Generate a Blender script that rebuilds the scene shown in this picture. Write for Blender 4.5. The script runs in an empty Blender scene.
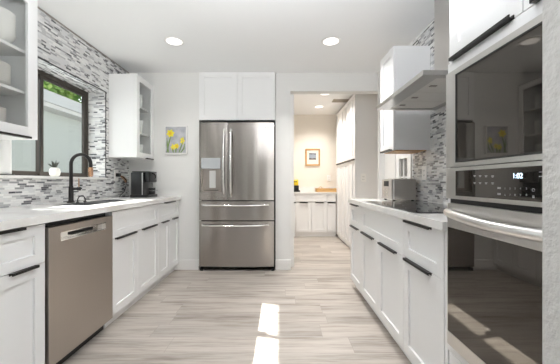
import bpy, bmesh, math, random
from mathutils import Vector, Matrix
random.seed(7)
S = bpy.context.scene
COL = S.collection
PI = math.pi

# ------------------------------------------------------------------ camera
cam_d = bpy.data.cameras.new('camera'); cam = bpy.data.objects.new('camera', cam_d)
COL.objects.link(cam); S.camera = cam
cam.location = (0, 0, 1.09); cam.rotation_euler = (PI/2, 0, 0)
cam_d.sensor_width = 36; cam_d.lens = 36*290/560; cam_d.clip_start = 0.02

# ------------------------------------------------------------------ world, sun, window daylight, exposure
W = bpy.data.worlds.new('world'); S.world = W; W.use_nodes = True
wn = W.node_tree; wn.nodes.clear()
sky = wn.nodes.new('ShaderNodeTexSky'); sky.sky_type = 'NISHITA'; sky.sun_disc = False
sky.sun_elevation = math.radians(40); sky.sun_rotation = math.radians(-75); sky.air_density = 1.0; sky.dust_density = 2.5
bg = wn.nodes.new('ShaderNodeBackground'); bg.inputs[1].default_value = 0.28
wo = wn.nodes.new('ShaderNodeOutputWorld')
hsv = wn.nodes.new('ShaderNodeHueSaturation'); hsv.inputs['Saturation'].default_value = .4
wn.links.new(sky.outputs[0], hsv.inputs['Color']); wn.links.new(hsv.outputs[0], bg.inputs[0]); wn.links.new(bg.outputs[0], wo.inputs[0])

sd = bpy.data.lights.new('sun', 'SUN'); so = bpy.data.objects.new('sun', sd); COL.objects.link(so)
sd.energy = 19.0; sd.angle = math.radians(0.5); sd.color = (1, .97, .92)
so.rotation_euler = Vector((1, -.235, -.857)).to_track_quat('-Z', 'Y').to_euler()

def area(name, loc, target, sx, sy, power, color=(1, 1, 1)):
    d = bpy.data.lights.new(name, 'AREA'); d.shape = 'RECTANGLE'; d.size = sx; d.size_y = sy
    d.energy = power; d.color = color
    o = bpy.data.objects.new(name, d); COL.objects.link(o); o.location = loc
    o.rotation_euler = (Vector(target)-Vector(loc)).to_track_quat('-Z', 'Y').to_euler()
    return o
# daylight that comes in through the patio doors of the room behind the camera
area('patio_daylight', (1.3, -3.45, 1.15), (0.6, 3, 1.6), 1.9, 2.0, 9, (.97, .985, 1))
area('side_window_daylight', (2.9, -1.4, 1.35), (0, .5, 1.2), 1.8, 1.6, 3, (.97, .985, 1))
# added fill: unseen area light above the frame, aimed up to brighten the ceiling
area('added_ceiling_fill', (.05, .65, 1.78), (.05, .76, 2.45), .9, .6, 46, (.95, .975, 1))
# daylight at the kitchen window
area('kitchen_window_daylight', (-2.2, 2.5, 1.6), (0, 2.4, .9), 1.1, .8, 3, (.95, .99, 1))

vs = S.view_settings
vs.view_transform = 'Standard'; vs.look = 'None'; vs.gamma = 1; vs.use_curve_mapping = False
vs.exposure = 0.38
try:
    S.cycles.use_denoising = True; S.cycles.max_bounces = 10; S.cycles.diffuse_bounces = 6
    S.cycles.caustics_reflective = False; S.cycles.caustics_refractive = False
    S.cycles.sample_clamp_indirect = 6
except Exception: pass

# ------------------------------------------------------------------ materials
def mat(name, color, rough=.5, metal=0, spec=.5, **kw):
    m = bpy.data.materials.new(name); m.use_nodes = True
    p = m.node_tree.nodes['Principled BSDF']
    p.inputs['Base Color'].default_value = (*color, 1)
    p.inputs['Roughness'].default_value = rough; p.inputs['Metallic'].default_value = metal
    p.inputs['Specular IOR Level'].default_value = spec
    for k, v in kw.items(): p.inputs[k.replace('_', ' ')].default_value = v
    return m
class N:
    def __init__(s, m): s.t = m.node_tree; s.p = s.t.nodes['Principled BSDF']
    def n(s, typ, **kw):
        x = s.t.nodes.new('ShaderNode'+typ)
        for k, v in kw.items(): setattr(x, k, v)
        return x
    def put(s, sock, v):
        if hasattr(v, 'is_linked') or hasattr(v, 'links'): s.t.links.new(v, sock)
        else: sock.default_value = v
    def m(s, op, a, b=0.0, c=0.0):
        x = s.n('Math', operation=op)
        s.put(x.inputs[0], a); s.put(x.inputs[1], b); s.put(x.inputs[2], c); return x.outputs[0]
    def xyz(s):
        g = s.n('NewGeometry'); q = s.n('SeparateXYZ'); s.t.links.new(g.outputs['Position'], q.inputs[0]); return q.outputs
    def comb(s, a, b, c=0.0):
        x = s.n('CombineXYZ'); s.put(x.inputs[0], a); s.put(x.inputs[1], b); s.put(x.inputs[2], c); return x.outputs[0]
    def white(s, vec):
        x = s.n('TexWhiteNoise', noise_dimensions='3D'); s.t.links.new(vec, x.inputs['Vector']); return x.outputs['Value']
    def noise(s, vec, scale, detail=4, rough=.5):
        x = s.n('TexNoise'); s.put(x.inputs['Vector'], vec); x.inputs['Scale'].default_value = scale
        x.inputs['Detail'].default_value = detail; x.inputs['Roughness'].default_value = rough; return x.outputs[0]
    def ramp(s, fac, stops, const=False):
        x = s.n('ValToRGB'); s.put(x.inputs[0], fac); cr = x.color_ramp
        if const: cr.interpolation = 'CONSTANT'
        while len(cr.elements) < len(stops): cr.elements.new(.5)
        for e, (pos, c) in zip(cr.elements, stops): e.position = pos; e.color = (*c, 1)
        return x.outputs[0]
    def mix(s, f, a, b, mode='MIX'):
        x = s.n('Mix', data_type='RGBA', blend_type=mode)
        s.put(x.inputs[0], f); s.put(x.inputs[6], a); s.put(x.inputs[7], b); return x.outputs[2]
    def bump(s, h, strength, dist=.01):
        x = s.n('Bump'); s.put(x.inputs['Height'], h); x.inputs['Strength'].default_value = strength
        x.inputs['Distance'].default_value = dist; s.t.links.new(x.outputs[0], s.p.inputs['Normal'])
    def col(s, c): s.t.links.new(c, s.p.inputs['Base Color'])

def tile_mat(name, mode):
    m = mat(name, (.8, .8, .8), .22); n = N(m); P = n.xyz()
    u, v = (P[1], P[2]) if mode == 'wall' else ((P[0], P[2]) if mode == 'jamb' else (P[1], P[0]))
    h = .0142
    vr = n.m('DIVIDE', v, h); row = n.m('FLOOR', vr); fv = n.m('FRACT', vr)
    r1 = n.white(n.comb(row, 3.3)); r2 = n.white(n.comb(row, 9.7))
    w = n.m('MULTIPLY_ADD', r1, .045, .040)
    ur = n.m('ADD', n.m('DIVIDE', u, w), n.m('MULTIPLY', r2, 17.0)); cell = n.m('FLOOR', ur); fu = n.m('FRACT', ur)
    k = n.white(n.comb(cell, row, 1.7))
    c = n.ramp(k, [(0, (.75, .75, .74)), (.28, (.62, .625, .63)), (.5, (.72, .71, .70)), (.64, (.50, .50, .51)),
                   (.77, (.33, .33, .34)), (.87, (.17, .17, .18)), (.95, (.085, .085, .095))], True)
    st = n.noise(n.comb(n.m('MULTIPLY', u, 30.), n.m('MULTIPLY', v, 90.), P[0]), 1.0, 3)
    c = n.mix(.25, c, n.ramp(st, [(.3, (.45, .45, .46)), (.7, (.95, .95, .94))]), 'MULTIPLY')
    grout = n.m('MAXIMUM', n.m('LESS_THAN', fv, .09), n.m('LESS_THAN', n.m('MULTIPLY', fu, w), .0016))
    n.col(n.mix(grout, c, (.62, .61, .60, 1)))
    n.put(n.p.inputs['Roughness'], n.m('MULTIPLY_ADD', n.m('GREATER_THAN', k, .5), -.2, .38))
    return m

def floor_mat():
    m = mat('plank_floor', (.6, .55, .5), .38, spec=.4); n = N(m); P = n.xyz()
    pw = .185; vr = n.m('DIVIDE', P[1], pw); row = n.m('FLOOR', vr); fv = n.m('FRACT', vr)
    r = n.white(n.comb(row, 5.1)); ur = n.m('ADD', n.m('DIVIDE', P[0], 1.22), n.m('MULTIPLY', r, 7.0))
    cell = n.m('FLOOR', ur); fu = n.m('FRACT', ur); k = n.white(n.comb(cell, row, 2.2))
    off = n.m('MULTIPLY', k, 31.0)
    g1 = n.noise(n.comb(n.m('MULTIPLY', P[0], 1.3), n.m('MULTIPLY_ADD', P[1], 14., off), off), 1.0, 6, .62)
    g2 = n.noise(n.comb(n.m('MULTIPLY', P[0], 4.), n.m('MULTIPLY_ADD', P[1], 75., off), off), 1.0, 5, .6)
    g = n.m('ADD', n.m('MULTIPLY', g1, .68), n.m('MULTIPLY', g2, .32))
    c = n.ramp(g, [(.34, (.28, .24, .21)), (.43, (.47, .425, .385)), (.51, (.62, .575, .53)), (.62, (.72, .68, .64))])
    t = n.ramp(k, [(0, (.61, .59, .57)), (1, (.77, .745, .72))]); c = n.mix(1.0, c, t, 'MULTIPLY')
    seam = n.m('MAXIMUM', n.m('LESS_THAN', fv, .014), n.m('LESS_THAN', fu, .0024))
    n.col(n.mix(n.m('MULTIPLY', seam, .6), c, (.28, .24, .21, 1)))
    n.put(n.p.inputs['Roughness'], n.m('MULTIPLY_ADD', g2, .2, .27))
    return m

def wall_mat(name, c, rough=.7, bump=.15, scale=130):
    m = mat(name, c, rough, spec=.3); n = N(m)
    g = n.n('NewGeometry'); n.bump(n.noise(g.outputs['Position'], scale, 3), bump, .004)
    return m

def steel_mat(name, c, rough=.26, axis=0, aniso=.6, amount=.12, rot=0.0):
    """brushed steel; the brushing runs across the given axis stretch"""
    m = mat(name, c, rough, 1.0); n = N(m)
    tc = n.n('TexCoord'); mp = n.n('Mapping'); n.t.links.new(tc.outputs['Object'], mp.inputs[0])
    sc = [260, 260, 260]; sc[axis] = 3
    mp.inputs['Scale'].default_value = sc
    f = n.noise(mp.outputs[0], 1.0, 2)
    n.put(n.p.inputs['Roughness'], n.m('MULTIPLY_ADD', f, amount, rough-amount/2))
    n.p.inputs['Anisotropic'].default_value = aniso
    tg = n.n('Tangent', direction_type='RADIAL', axis='Z'); n.t.links.new(tg.outputs[0], n.p.inputs['Tangent']); n.p.inputs['Anisotropic Rotation'].default_value = rot
    return m

M = {}
M['wall'] = wall_mat('warm_white_paint', (.76, .755, .74))
M['wall_hall'] = wall_mat('cream_paint', (.80, .75, .68))
M['ceil'] = wall_mat('ceiling_paint', (.87, .875, .88), .8, .1)
M['texwall'] = wall_mat('orange_peel_paint', (.64, .63, .61), .6, .9, 75)
M['trim'] = mat('white_trim', (.80, .79, .775), .4)
M['cab'] = mat('white_cabinet_paint', (.82, .82, .82), .33, spec=.45)
M['cab_in'] = mat('cabinet_interior', (.80, .80, .79), .5)
M['black'] = mat('matte_black_metal', (.022, .020, .020), .35, .6)
M['bronze'] = mat('dark_bronze_frame', (.060, .050, .042), .45, .3)
M['blackgap'] = mat('black_plastic', (.012, .012, .012), .5)
M['copper'] = mat('copper', (.62, .36, .22), .25, 1)
M['floor'] = floor_mat()
M['tile'] = tile_mat('mosaic_strip_tile', 'wall'); M['tile_jamb'] = tile_mat('mosaic_strip_tile_jamb', 'jamb')
M['tile_soffit'] = tile_mat('mosaic_strip_tile_soffit', 'soffit')
def quartz():
    m = mat('white_quartz', (.8, .79, .77), .18); n = N(m); g = n.n('NewGeometry')
    a = n.noise(g.outputs['Position'], 3.5, 6, .65)
    n.col(n.ramp(a, [(.35, (.72, .70, .67)), (.5, (.80, .79, .77)), (.65, (.83, .825, .81))])); return m
M['quartz'] = quartz()
M['steel_f'] = steel_mat('fridge_steel', (.40, .37, .345), .21, 2, .92, .0, .25)
M['steel_h'] = steel_mat('appliance_steel', (.60, .585, .565), .30, 1, .5, .03)
M['steel_dw'] = steel_mat('dishwasher_steel', (.50, .455, .415), .34, 2, .4)
M['steel_dark'] = mat('warm_dark_steel', (.40, .36, .33), .3, 1)
M['chrome'] = mat('polished_steel', (.80, .79, .77), .12, 1)
M['satin'] = mat('satin_steel', (.80, .79, .78), .3, 1)
M['sink'] = mat('sink_steel', (.34, .34, .35), .35, 1)
M['darkglass'] = mat('black_mirror_glass', (.012, .011, .010), .02, 0, .5, IOR=1.78, Specular_Tint=(1, .90, .80, 1))
M['cooktop'] = mat('black_ceramic_glass', (.012, .012, .013), .04, 0, .8)
M['glass'] = None
def glass(name, tint=(1, 1, 1), refl=1.0):
    m = bpy.data.materials.new(name); m.use_nodes = True; t = m.node_tree; t.nodes.clear()
    o = t.nodes.new('ShaderNodeOutputMaterial'); tr = t.nodes.new('ShaderNodeBsdfTransparent'); tr.inputs[0].default_value = (*tint, 1)
    gl = t.nodes.new('ShaderNodeBsdfGlossy'); gl.inputs['Roughness'].default_value = .01
    fr = t.nodes.new('ShaderNodeFresnel'); fr.inputs[0].default_value = 1.45
    mu = t.nodes.new('ShaderNodeMath'); mu.operation = 'MULTIPLY'; mu.inputs[1].default_value = refl
    mx = t.nodes.new('ShaderNodeMixShader')
    gm = t.nodes.new('ShaderNodeNewGeometry'); iv = t.nodes.new('ShaderNodeMath'); iv.operation = 'SUBTRACT'; iv.inputs[0].default_value = 1
    mb = t.nodes.new('ShaderNodeMath'); mb.operation = 'MULTIPLY'
    t.links.new(gm.outputs['Backfacing'], iv.inputs[1]); t.links.new(fr.outputs[0], mu.inputs[0])
    t.links.new(mu.outputs[0], mb.inputs[0]); t.links.new(iv.outputs[0], mb.inputs[1]); t.links.new(mb.outputs[0], mx.inputs[0])
    t.links.new(tr.outputs[0], mx.inputs[1]); t.links.new(gl.outputs[0], mx.inputs[2]); t.links.new(mx.outputs[0], o.inputs[0])
    return m
M['glass'] = glass('clear_glass', (.95, .97, .965), .7)
M['cabglass'] = glass('cabinet_glass', (.95, .955, .95), .7)
M['china'] = mat('white_china', (.82, .81, .79), .2)
M['paper'] = mat('paper_towel', (.86, .855, .85), .85)
M['black_gloss'] = mat('glossy_black_plastic', (.010, .010, .011), .28)
M['green'] = mat('succulent_green', (.10, .16, .06), .6)
M['darkleaf'] = mat('dark_leaf', (.045, .05, .04), .6)
M['pot'] = mat('white_ceramic_pot', (.82, .80, .76), .3)
M['soil'] = mat('pot_moss', (.30, .26, .08), .9)
def wood(name, c1, c2):
    m = mat(name, c1, .45); n = N(m); tc = n.n('TexCoord'); mp = n.n('Mapping'); n.t.links.new(tc.outputs['Object'], mp.inputs[0])
    mp.inputs['Scale'].default_value = (4, 60, 60); n.col(n.ramp(n.noise(mp.outputs[0], 1.0, 4), [(.35, c1), (.65, c2)])); return m
M['oak'] = wood('golden_wood', (.42, .22, .07), (.56, .32, .12))
M['trayw'] = wood('tray_wood', (.46, .26, .09), (.62, .38, .15))
M['cream'] = mat('mat_board', (.82, .77, .68), .8)
M['yellow'] = mat('yellow_plastic', (.80, .56, .02), .4)
M['petal'] = mat('yellow_petal_paint', (.82, .70, .05), .7)
M['petal2'] = mat('deep_yellow_paint', (.80, .52, .03), .7)
M['leafp'] = mat('painted_leaf_green', (.20, .30, .10), .7)
M['plug'] = mat('outlet_plastic', (.88, .87, .85), .4)
M['slot'] = mat('outlet_slot', (.08, .08, .08), .6)
M['filter'] = mat('hood_filter_steel', (.80, .78, .75), .45, .6)
M['inkmark'] = mat('panel_marking', (.42, .42, .42), .5)
def emit(name, c, s):
    m = mat(name, (.9, .9, .9), .5); p = m.node_tree.nodes['Principled BSDF']
    p.inputs['Emission Color'].default_value = (*c, 1); p.inputs['Emission Strength'].default_value = s; return m
M['lamp'] = emit('lamp_lens', (1, .98, .95), 1.2)
M['led'] = emit('clock_led', (.6, .8, 1), 2.2)
M['grille'] = mat('vent_grille', (.35, .32, .28), .5, .4)

# ------------------------------------------------------------------ mesh helpers
class B:
    """collects shapes into one mesh"""
    def __init__(s): s.bm = bmesh.new()
    def box(s, x0, x1, y0, y1, z0, z1, bev=0):
        r = bmesh.ops.create_cube(s.bm, size=1); vs_ = r['verts']
        for v in vs_: v.co = Vector(((x0+x1)/2+v.co.x*(x1-x0), (y0+y1)/2+v.co.y*(y1-y0), (z0+z1)/2+v.co.z*(z1-z0)))
        if bev:
            es = {e for v in vs_ for e in v.link_edges}
            bmesh.ops.bevel(s.bm, geom=list(es), offset=bev, segments=2, affect='EDGES', profile=.6)
        return s
    def cyl(s, c, r, h, seg=24, axis='z', r2=None):
        m = Matrix.Translation(Vector(c))
        if axis == 'x': m = m @ Matrix.Rotation(PI/2, 4, 'Y')
        if axis == 'y': m = m @ Matrix.Rotation(PI/2, 4, 'X')
        bmesh.ops.create_cone(s.bm, cap_ends=True, segments=seg, radius1=r, radius2=r if r2 is None else r2, depth=h, matrix=m)
        return s
    def lathe(s, prof, c=(0, 0, 0), seg=28):
        rings = []
        for r, z in prof:
            if r < 1e-6: rings.append([s.bm.verts.new((c[0], c[1], c[2]+z))])
            else: rings.append([s.bm.verts.new((c[0]+r*math.cos(2*PI*i/seg), c[1]+r*math.sin(2*PI*i/seg), c[2]+z)) for i in range(seg)])
        for a, b in zip(rings, rings[1:]):
            for i in range(seg):
                j = (i+1) % seg
                if len(a) == 1 and len(b) == 1: continue
                if len(a) == 1: s.bm.faces.new((a[0], b[j], b[i]))
                elif len(b) == 1: s.bm.faces.new((a[i], a[j], b[0]))
                else: s.bm.faces.new((a[i], a[j], b[j], b[i]))
        return s
    def tube(s, pts, r, seg=12, flat=None):
        pts = [Vector(p) for p in pts]; rings = []; n0 = None
        for i, p in enumerate(pts):
            t = (pts[min(i+1, len(pts)-1)]-pts[max(i-1, 0)]).normalized()
            if n0 is None: n0 = t.orthogonal().normalized()
            n0 = (n0-t*n0.dot(t)).normalized(); b = t.cross(n0)
            rr = r[i] if isinstance(r, (list, tuple)) else r
            rings.append([s.bm.verts.new(p+n0*rr*math.cos(2*PI*k/seg)+b*rr*math.sin(2*PI*k/seg)) for k in range(seg)])
        for a, b in zip(rings, rings[1:]):
            for k in range(seg): s.bm.faces.new((a[k], a[(k+1) % seg], b[(k+1) % seg], b[k]))
        s.bm.faces.new(rings[0][::-1]); s.bm.faces.new(rings[-1])
        return s
    def poly(s, pts, d):
        """prism: polygon extruded by vector d"""
        a = [s.bm.verts.new(p) for p in pts]; b = [s.bm.verts.new(Vector(p)+Vector(d)) for p in pts]
        s.bm.faces.new(a); s.bm.faces.new(b[::-1]); n = len(a)
        for i in range(n): s.bm.faces.new((a[i], b[i], b[(i+1) % n], a[(i+1) % n]))
        return s
    def frame(s, x0, x1, z0, z1, w, y0, y1, bev=0, wb=None):
        """rectangular frame in the xz plane"""
        wb = wb or w
        s.box(x0, x0+w, y0, y1, z0, z1, bev); s.box(x1-w, x1, y0, y1, z0, z1, bev)
        s.box(x0+w, x1-w, y0, y1, z1-wb, z1, bev); s.box(x0+w, x1-w, y0, y1, z0, z0+wb, bev); return s
    def go(s, name, m, parent=None, smooth=False):
        bmesh.ops.recalc_face_normals(s.bm, faces=s.bm.faces[:])
        me = bpy.data.meshes.new(name); s.bm.to_mesh(me); s.bm.free()
        me.materials.append(M[m] if isinstance(m, str) else m)
        if smooth:
            for p in me.polygons: p.use_smooth = True
            try: me.set_sharp_from_angle(angle=math.radians(40))
            except Exception: pass
        o = bpy.data.objects.new(name, me); COL.objects.link(o)
        if parent: o.parent = parent
        return o
def thing(name, label, cat, loc=(0, 0, 0), rz=0, group=None):
    o = bpy.data.objects.new(name, None); COL.objects.link(o); o.empty_display_size = .1
    o.location = loc; o.rotation_euler = (0, 0, rz); tag(o, label, cat, group); return o
def tag(o, label, cat, group=None):
    o['label'] = label; o['category'] = cat
    if group: o['group'] = group
    return o
def struct(b, name, m, parent=None):
    o = b.go(name, m, parent)
    if not parent: o['kind'] = 'structure'
    return o
def dup(root, loc=None, rz=None, label=None, group=None):
    def rec(o, par):
        c = o.copy(); COL.objects.link(c)
        if par: c.parent = par
        for ch in list(o.children): rec(ch, c)
        return c
    r = rec(root, None)
    if loc is not None: r.location = loc
    if rz is not None: r.rotation_euler = (0, 0, rz)
    if label: r['label'] = label
    if group: r['group'] = group
    return r

# ------------------------------------------------------------------ the setting
XL, XR, YB, ZC = -1.88, 1.28, 3.607, 2.45
YBACK, XFAR = -3.6, 3.0
HB = 6.07      # pantry passage back wall
struct(B().box(-2.1, XFAR+.1, YBACK-.1, HB+.1, -.06, 0), 'floor', 'floor')
struct(B().box(-2.1, XFAR+.1, YBACK-.1, YB+.12, ZC, ZC+.08), 'ceiling', 'ceil')
struct(B().box(.05, 2.0, YB+.12, HB+.1, 2.50, 2.58), 'ceiling_passage', 'ceil')
struct(B().box(-2.1, 1.95, YB+.12, HB+.1, 2.581, 2.66), 'roof_slab', 'ceil')
struct(B().box(-2.12, -2.02, YB+.121, HB+.1, 0, 2.58), 'wall_outer_left', 'wall')
# left wall with the window opening (y 1.90..3.124, z 1.115..2.056)
WY0, WY1, WZ0, WZ1 = 1.90, 3.124, 1.115, 2.056
b = B(); T = -2.12
b.box(T, XL, YBACK, WY0, 0, ZC); b.box(T, XL, WY1, YB+.12, 0, ZC)
b.box(T, XL, WY0, WY1, 0, WZ0); b.box(T, XL, WY0, WY1, WZ1, ZC)
struct(b, 'wall_left', 'tile')
struct(B().box(-2.06, XL-.001, WY1-.004, WY1-.0005, WZ0+.02, WZ1-.004), 'trim_jamb_tile', 'tile_jamb')
struct(B().box(-2.06, XL-.001, WY0, WY1-.004, WZ1-.004, WZ1-.0005), 'trim_soffit_tile', 'tile_soffit')
struct(B().box(XL-.002, XL+.004, WY0-.012, WY1+.012, WZ1-.002, WZ1+.008).box(XL-.002, XL+.004, WY1-.002, WY1+.008, WZ0+.022, WZ1+.008),
       'trim_window_edge', 'black')
struct(B().box(XL, XL+.006, .5, YB, ZC-.010, ZC), 'trim_tile_top', 'steel_dark')
# window sill slab
struct(B().box(-2.06, XL+.02, WY0+.001, WY1-.005, WZ0, WZ0+.022, .003), 'windowsill_left', 'quartz')
# back wall left of the fridge, over the fridge, stub to its right
b = B(); b.box(XL, -1.005, YB, YB+.12, 0, ZC); struct(b, 'wall_back_left', 'wall')
struct(B().box(-.055, .13, YB, YB+.12, 0, 2.22), 'wall_back_stub', 'wall')
struct(B().box(.112, .178, YB+.12, YB+.20, 0, 2.22), 'trim_opening_left', 'trim')
struct(B().box(-.055, XR, YB, YB+.12, 2.22, ZC), 'wall_back_header', 'wall')
struct(B().box(-1.10, .05, 4.40, 4.50, 0, ZC), 'wall_alcove_back', 'wall')
struct(B().box(-1.10, -1.005, YB+.12, 4.40, 0, ZC), 'wall_alcove_left', 'wall')
struct(B().box(-.045, .05, YB+.12, 4.40, 0, ZC), 'wall_alcove_right', 'wall')
struct(B().box(XL, -1.002, YB-.016, YB, 0, .125, .003), 'baseboard_back_left', 'trim')
struct(B().box(-.058, .133, YB-.016, YB, 0, .125, .003), 'baseboard_back_stub', 'trim')
struct(B().box(.10, .185, YB+.20, YB+.215, 0, .125, .003), 'baseboard_opening', 'trim')
# right wall: tiled run, plain run, passage
struct(B().box(XR, XR+.12, .45, 2.80, 0, ZC), 'wall_right_tiled', 'tile')
b = B(); b.box(XR, XR+.12, 2.80, 2.835, 0, ZC); b.box(XR, XR+.12, 3.15, YB+.12, 0, ZC)
b.box(XR, XR+.12, 2.835, 3.15, 0, .93); b.box(XR, XR+.12, 2.835, 3.15, 1.36, ZC)
struct(b, 'wall_right_plain', 'wall')
struct(B().box(1.215, XR, YB-.05, YB, 0, ZC), 'trim_right_jamb', 'wall')
struct(B().box(1.262, XR, 3.18, 3.50, .0, 1.42, .004), 'trim_right_panel', 'trim')
struct(B().box(1.80, 1.90, YB+.12, HB, 0, 2.5).box(XR, 1.80, YB+.12, YB+.16, 0, 2.5), 'wall_passage_right', 'wall_hall')
struct(B().box(-2.02, 1.90, HB, HB+.1, 0, 2.58), 'wall_passage_back', 'wall_hall')
struct(B().box(.05, .15, 4.9, HB, 0, 2.5).box(-.055, .05, 4.40, 4.9, 0, 2.5), 'wall_passage_left', 'wall_hall')
# near wall end on the right, beside the camera
struct(B().box(.409, XR+.12, .30, .452, 0, ZC), 'wall_near_stub', 'texwall')
# room behind the camera
struct(B().box(XR+.12, XFAR+.1, .30, .452, 0, ZC), 'wall_living_front', 'wall')
b = B(); X1 = XFAR
b.box(X1, X1+.1, YBACK, -2.4, 0, ZC); b.box(X1, X1+.1, -.4, .30, 0, ZC); b.box(X1, X1+.1, -2.4, -.4, 0, .5); b.box(X1, X1+.1, -2.4, -.4, 2.2, ZC)
struct(b, 'wall_living_right', 'wall')
b = B(); y0, y1 = YBACK-.1, YBACK
b.box(-2.12, -1.78, y0, y1, 0, ZC); b.box(-1.40, -.85, y0, y1, 0, ZC); b.box(-.35, .35, y0, y1, 0, ZC); b.box(2.3, X1+.1, y0, y1, 0, ZC)
b.box(.35, 2.3, y0, y1, 2.3, ZC)
for a_, b_ in ((-1.78, -1.40), (-.85, -.35)): b.box(a_, b_, y0, y1, 0, .3); b.box(a_, b_, y0, y1, 2.3, ZC)
struct(b, 'wall_living_back', 'wall')
def plain_window(name, loc, rz, w, z0, z1, n, m='trim', fw=.05):
    t = bpy.data.objects.new(name, None); COL.objects.link(t); t.location = loc; t.rotation_euler = (0, 0, rz); t['kind'] = 'structure'
    b = B(); b.frame(0, w, z0, z1, fw, -.03, .03)
    for k in range(1, n): b.box(w*k/n-fw/2, w*k/n+fw/2, -.03, .03, z0+fw, z1-fw)
    b.go('window_frame', m, t); B().box(fw, w-fw, -.003, .003, z0+fw, z1-fw).go('pane', 'glass', t); return t
plain_window('window_3', (.35, YBACK-.05, 0), 0, 1.95, 0, 2.3, 2)
plain_window('window_5', (-1.78, YBACK-.05, 0), 0, .38, .3, 2.3, 1)
plain_window('window_6', (-.85, YBACK-.05, 0), 0, .50, .3, 2.3, 1)
plain_window('window_4', (XFAR+.05, -2.4, 0), PI/2, 2.0, .5, 2.2, 2)

# kitchen window: dark bronze sliding window set deep in the tiled opening
wt = bpy.data.objects.new('window_1', None); COL.objects.link(wt); wt.location = (-2.065, WY0, WZ0); wt.rotation_euler = (0, 0, PI/2); wt['kind'] = 'structure'
ww, wh = WY1-WY0-.004, WZ1-WZ0-.004
B().frame(0, ww, .002, wh, .030, -.005, .05, .002, .030).go('window_frame', 'bronze', wt)
def sash(x0, x1, y):
    B().frame(x0, x1, .030, wh-.028, .040, y, y+.022, .002, .036).go('sash', 'bronze', wt)
    B().box(x0+.04, x1-.04, y+.009, y+.013, .066, wh-.064).go('pane', 'glass', wt)
sash(.028, .645, .026); sash(.596, ww-.022, .002)
B().box(.592, .597, -.004, .002, .066, wh-.07).go('weatherstrip', 'blackgap', wt)

# small mullioned window low on the right wall behind the toaster
w2 = bpy.data.objects.new('window_2', None); COL.objects.link(w2); w2.location = (XR, 3.155, .90); w2.rotation_euler = (0, 0, -PI/2); w2['kind'] = 'structure'
b = B(); b.frame(-.005, .345, .0, .485, .075, -.016, .02, .003, .055)
b.box(.162, .178, -.010, .015, .055, .43); b.box(.07, .27, -.010, .015, .23, .246)
b.go('window_frame', 'trim', w2); B().box(.07, .272, .008, .012, .05, .435).go('pane', mat('reflection_grey_pane', (.20, .19, .18), .08), w2)  # grey reflection of the interior put into the pane colour
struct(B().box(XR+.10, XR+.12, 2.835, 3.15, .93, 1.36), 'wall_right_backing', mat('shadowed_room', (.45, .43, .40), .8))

# ------------------------------------------------------------------ cabinets
def shaker(b, x0, x1, z0, z1, st=.062, y=0.0, th=.02):
    rec = .012
    if z1-z0 < .26: st2 = min(st, (z1-z0)*.26)
    else: st2 = st
    b.box(x0, x0+st, y, y+th, z0, z1, .0012); b.box(x1-st, x1, y, y+th, z0, z1, .0012)
    b.box(x0+st, x1-st, y, y+th, z1-st2, z1); b.box(x0+st, x1-st, y, y+th, z0, z0+st2)
    b.box(x0+st, x1-st, y+rec, y+th, z0+st2, z1-st2)
def pull(par, xc, z, L=.30, up=True):
    """black edge pull: a tab that hooks over the edge of the front and hangs down as a lip"""
    b = B(); s = 1 if up else -1
    b.box(xc-L/2, xc+L/2, -.016, .010, *sorted((z, z+s*.002)))
    b.box(xc-L/2, xc+L/2, -.018, -.0145, *sorted((z+s*.002, z-s*.011)))
    b.box(xc-L/2, xc+L/2, -.003, 0, *sorted((z, z-s*.010)))
    return b.go('handle', 'black', par)
def carcass(w, d, z0, z1, par, name='body'):
    b = B(); t = .018
    b.box(0, t, .022, d, z0, z1); b.box(w-t, w, .022, d, z0, z1); b.box(t, w-t, .022, d, z0, z0+t); b.box(t, w-t, d-.008, d, z0+t, z1)
    b.box(t, w-t, .022, .045, z1-.03, z1)
    return b.go(name, 'cab', par)
def door(par, x0, x1, z0, z1, hx=None, hl=.3, up=True, name='door', hz=None):
    b = B(); shaker(b, x0+.0015, x1-.0015, z0, z1); o = b.go(name, 'cab', par)
    if hx is not None: pull(o, hx, z1 if up else z0, hl, up)
    return o
def base_cab(label, loc, rz, w, d, ZS, drawers, doors, group='white base cabinets', name='base_cabinet', toe='cab'):
    t = thing(name, label, 'cabinet', loc, rz, group)
    carcass(w, d, .09, .873, t)
    B().box(0, w, .055, .075, 0, .09).go('toe_kick', toe, t)
    for x0, x1, hx, hl in drawers: door(t, x0, x1, ZS+.0015, .868, hx, hl, name='drawer')
    for x0, x1, hx, hl in doors: door(t, x0, x1, .088, ZS-.0015, hx, hl)
    return t
G1 = 'white base cabinets under the sink counter'
LX = -1.25; ZS = .665
L = lambda y, y0: y-y0
base_cab('white shaker base cabinet at the near end of the sink counter', (LX, .64, 0), PI/2, .46, .60, ZS, [(0, .46, .23, .18)], [(0, .46, .33, .15)], G1)
base_cab('white shaker base cabinet with drawer and door, left of the dishwasher', (LX, 1.10, 0), PI/2, .444, .60, ZS,
         [(0, .444, .22, .18)], [(0, .444, .312, .15)], G1)
base_cab('wide white sink base cabinet with blank top panel, right of the dishwasher', (LX, 2.157, 0), PI/2, .829, .60, ZS,
         [(0, .829, None, 0)], [(0, .395, .197, .31), (.395, .829, .62, .30)], G1, 'sink_cabinet')
base_cab('white shaker base cabinet below the coffee maker with one drawer over two narrow doors', (LX, 2.986, 0), PI/2, .603, .60, ZS,
         [(0, .60, .30, .30)], [(0, .30, .165, .18), (.30, .60, .46, .16)], G1)
G2 = 'white base cabinets under the cooktop counter'
RX = .735; RS = .648; RD = XR-RX-.005
base_cab('white shaker base cabinet at the far end of the cooktop counter', (RX, 3.03, 0), -PI/2, .41, RD, RS,
         [(0, .41, .175, .28)], [(0, .41, .175, .28)], G2)
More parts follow.
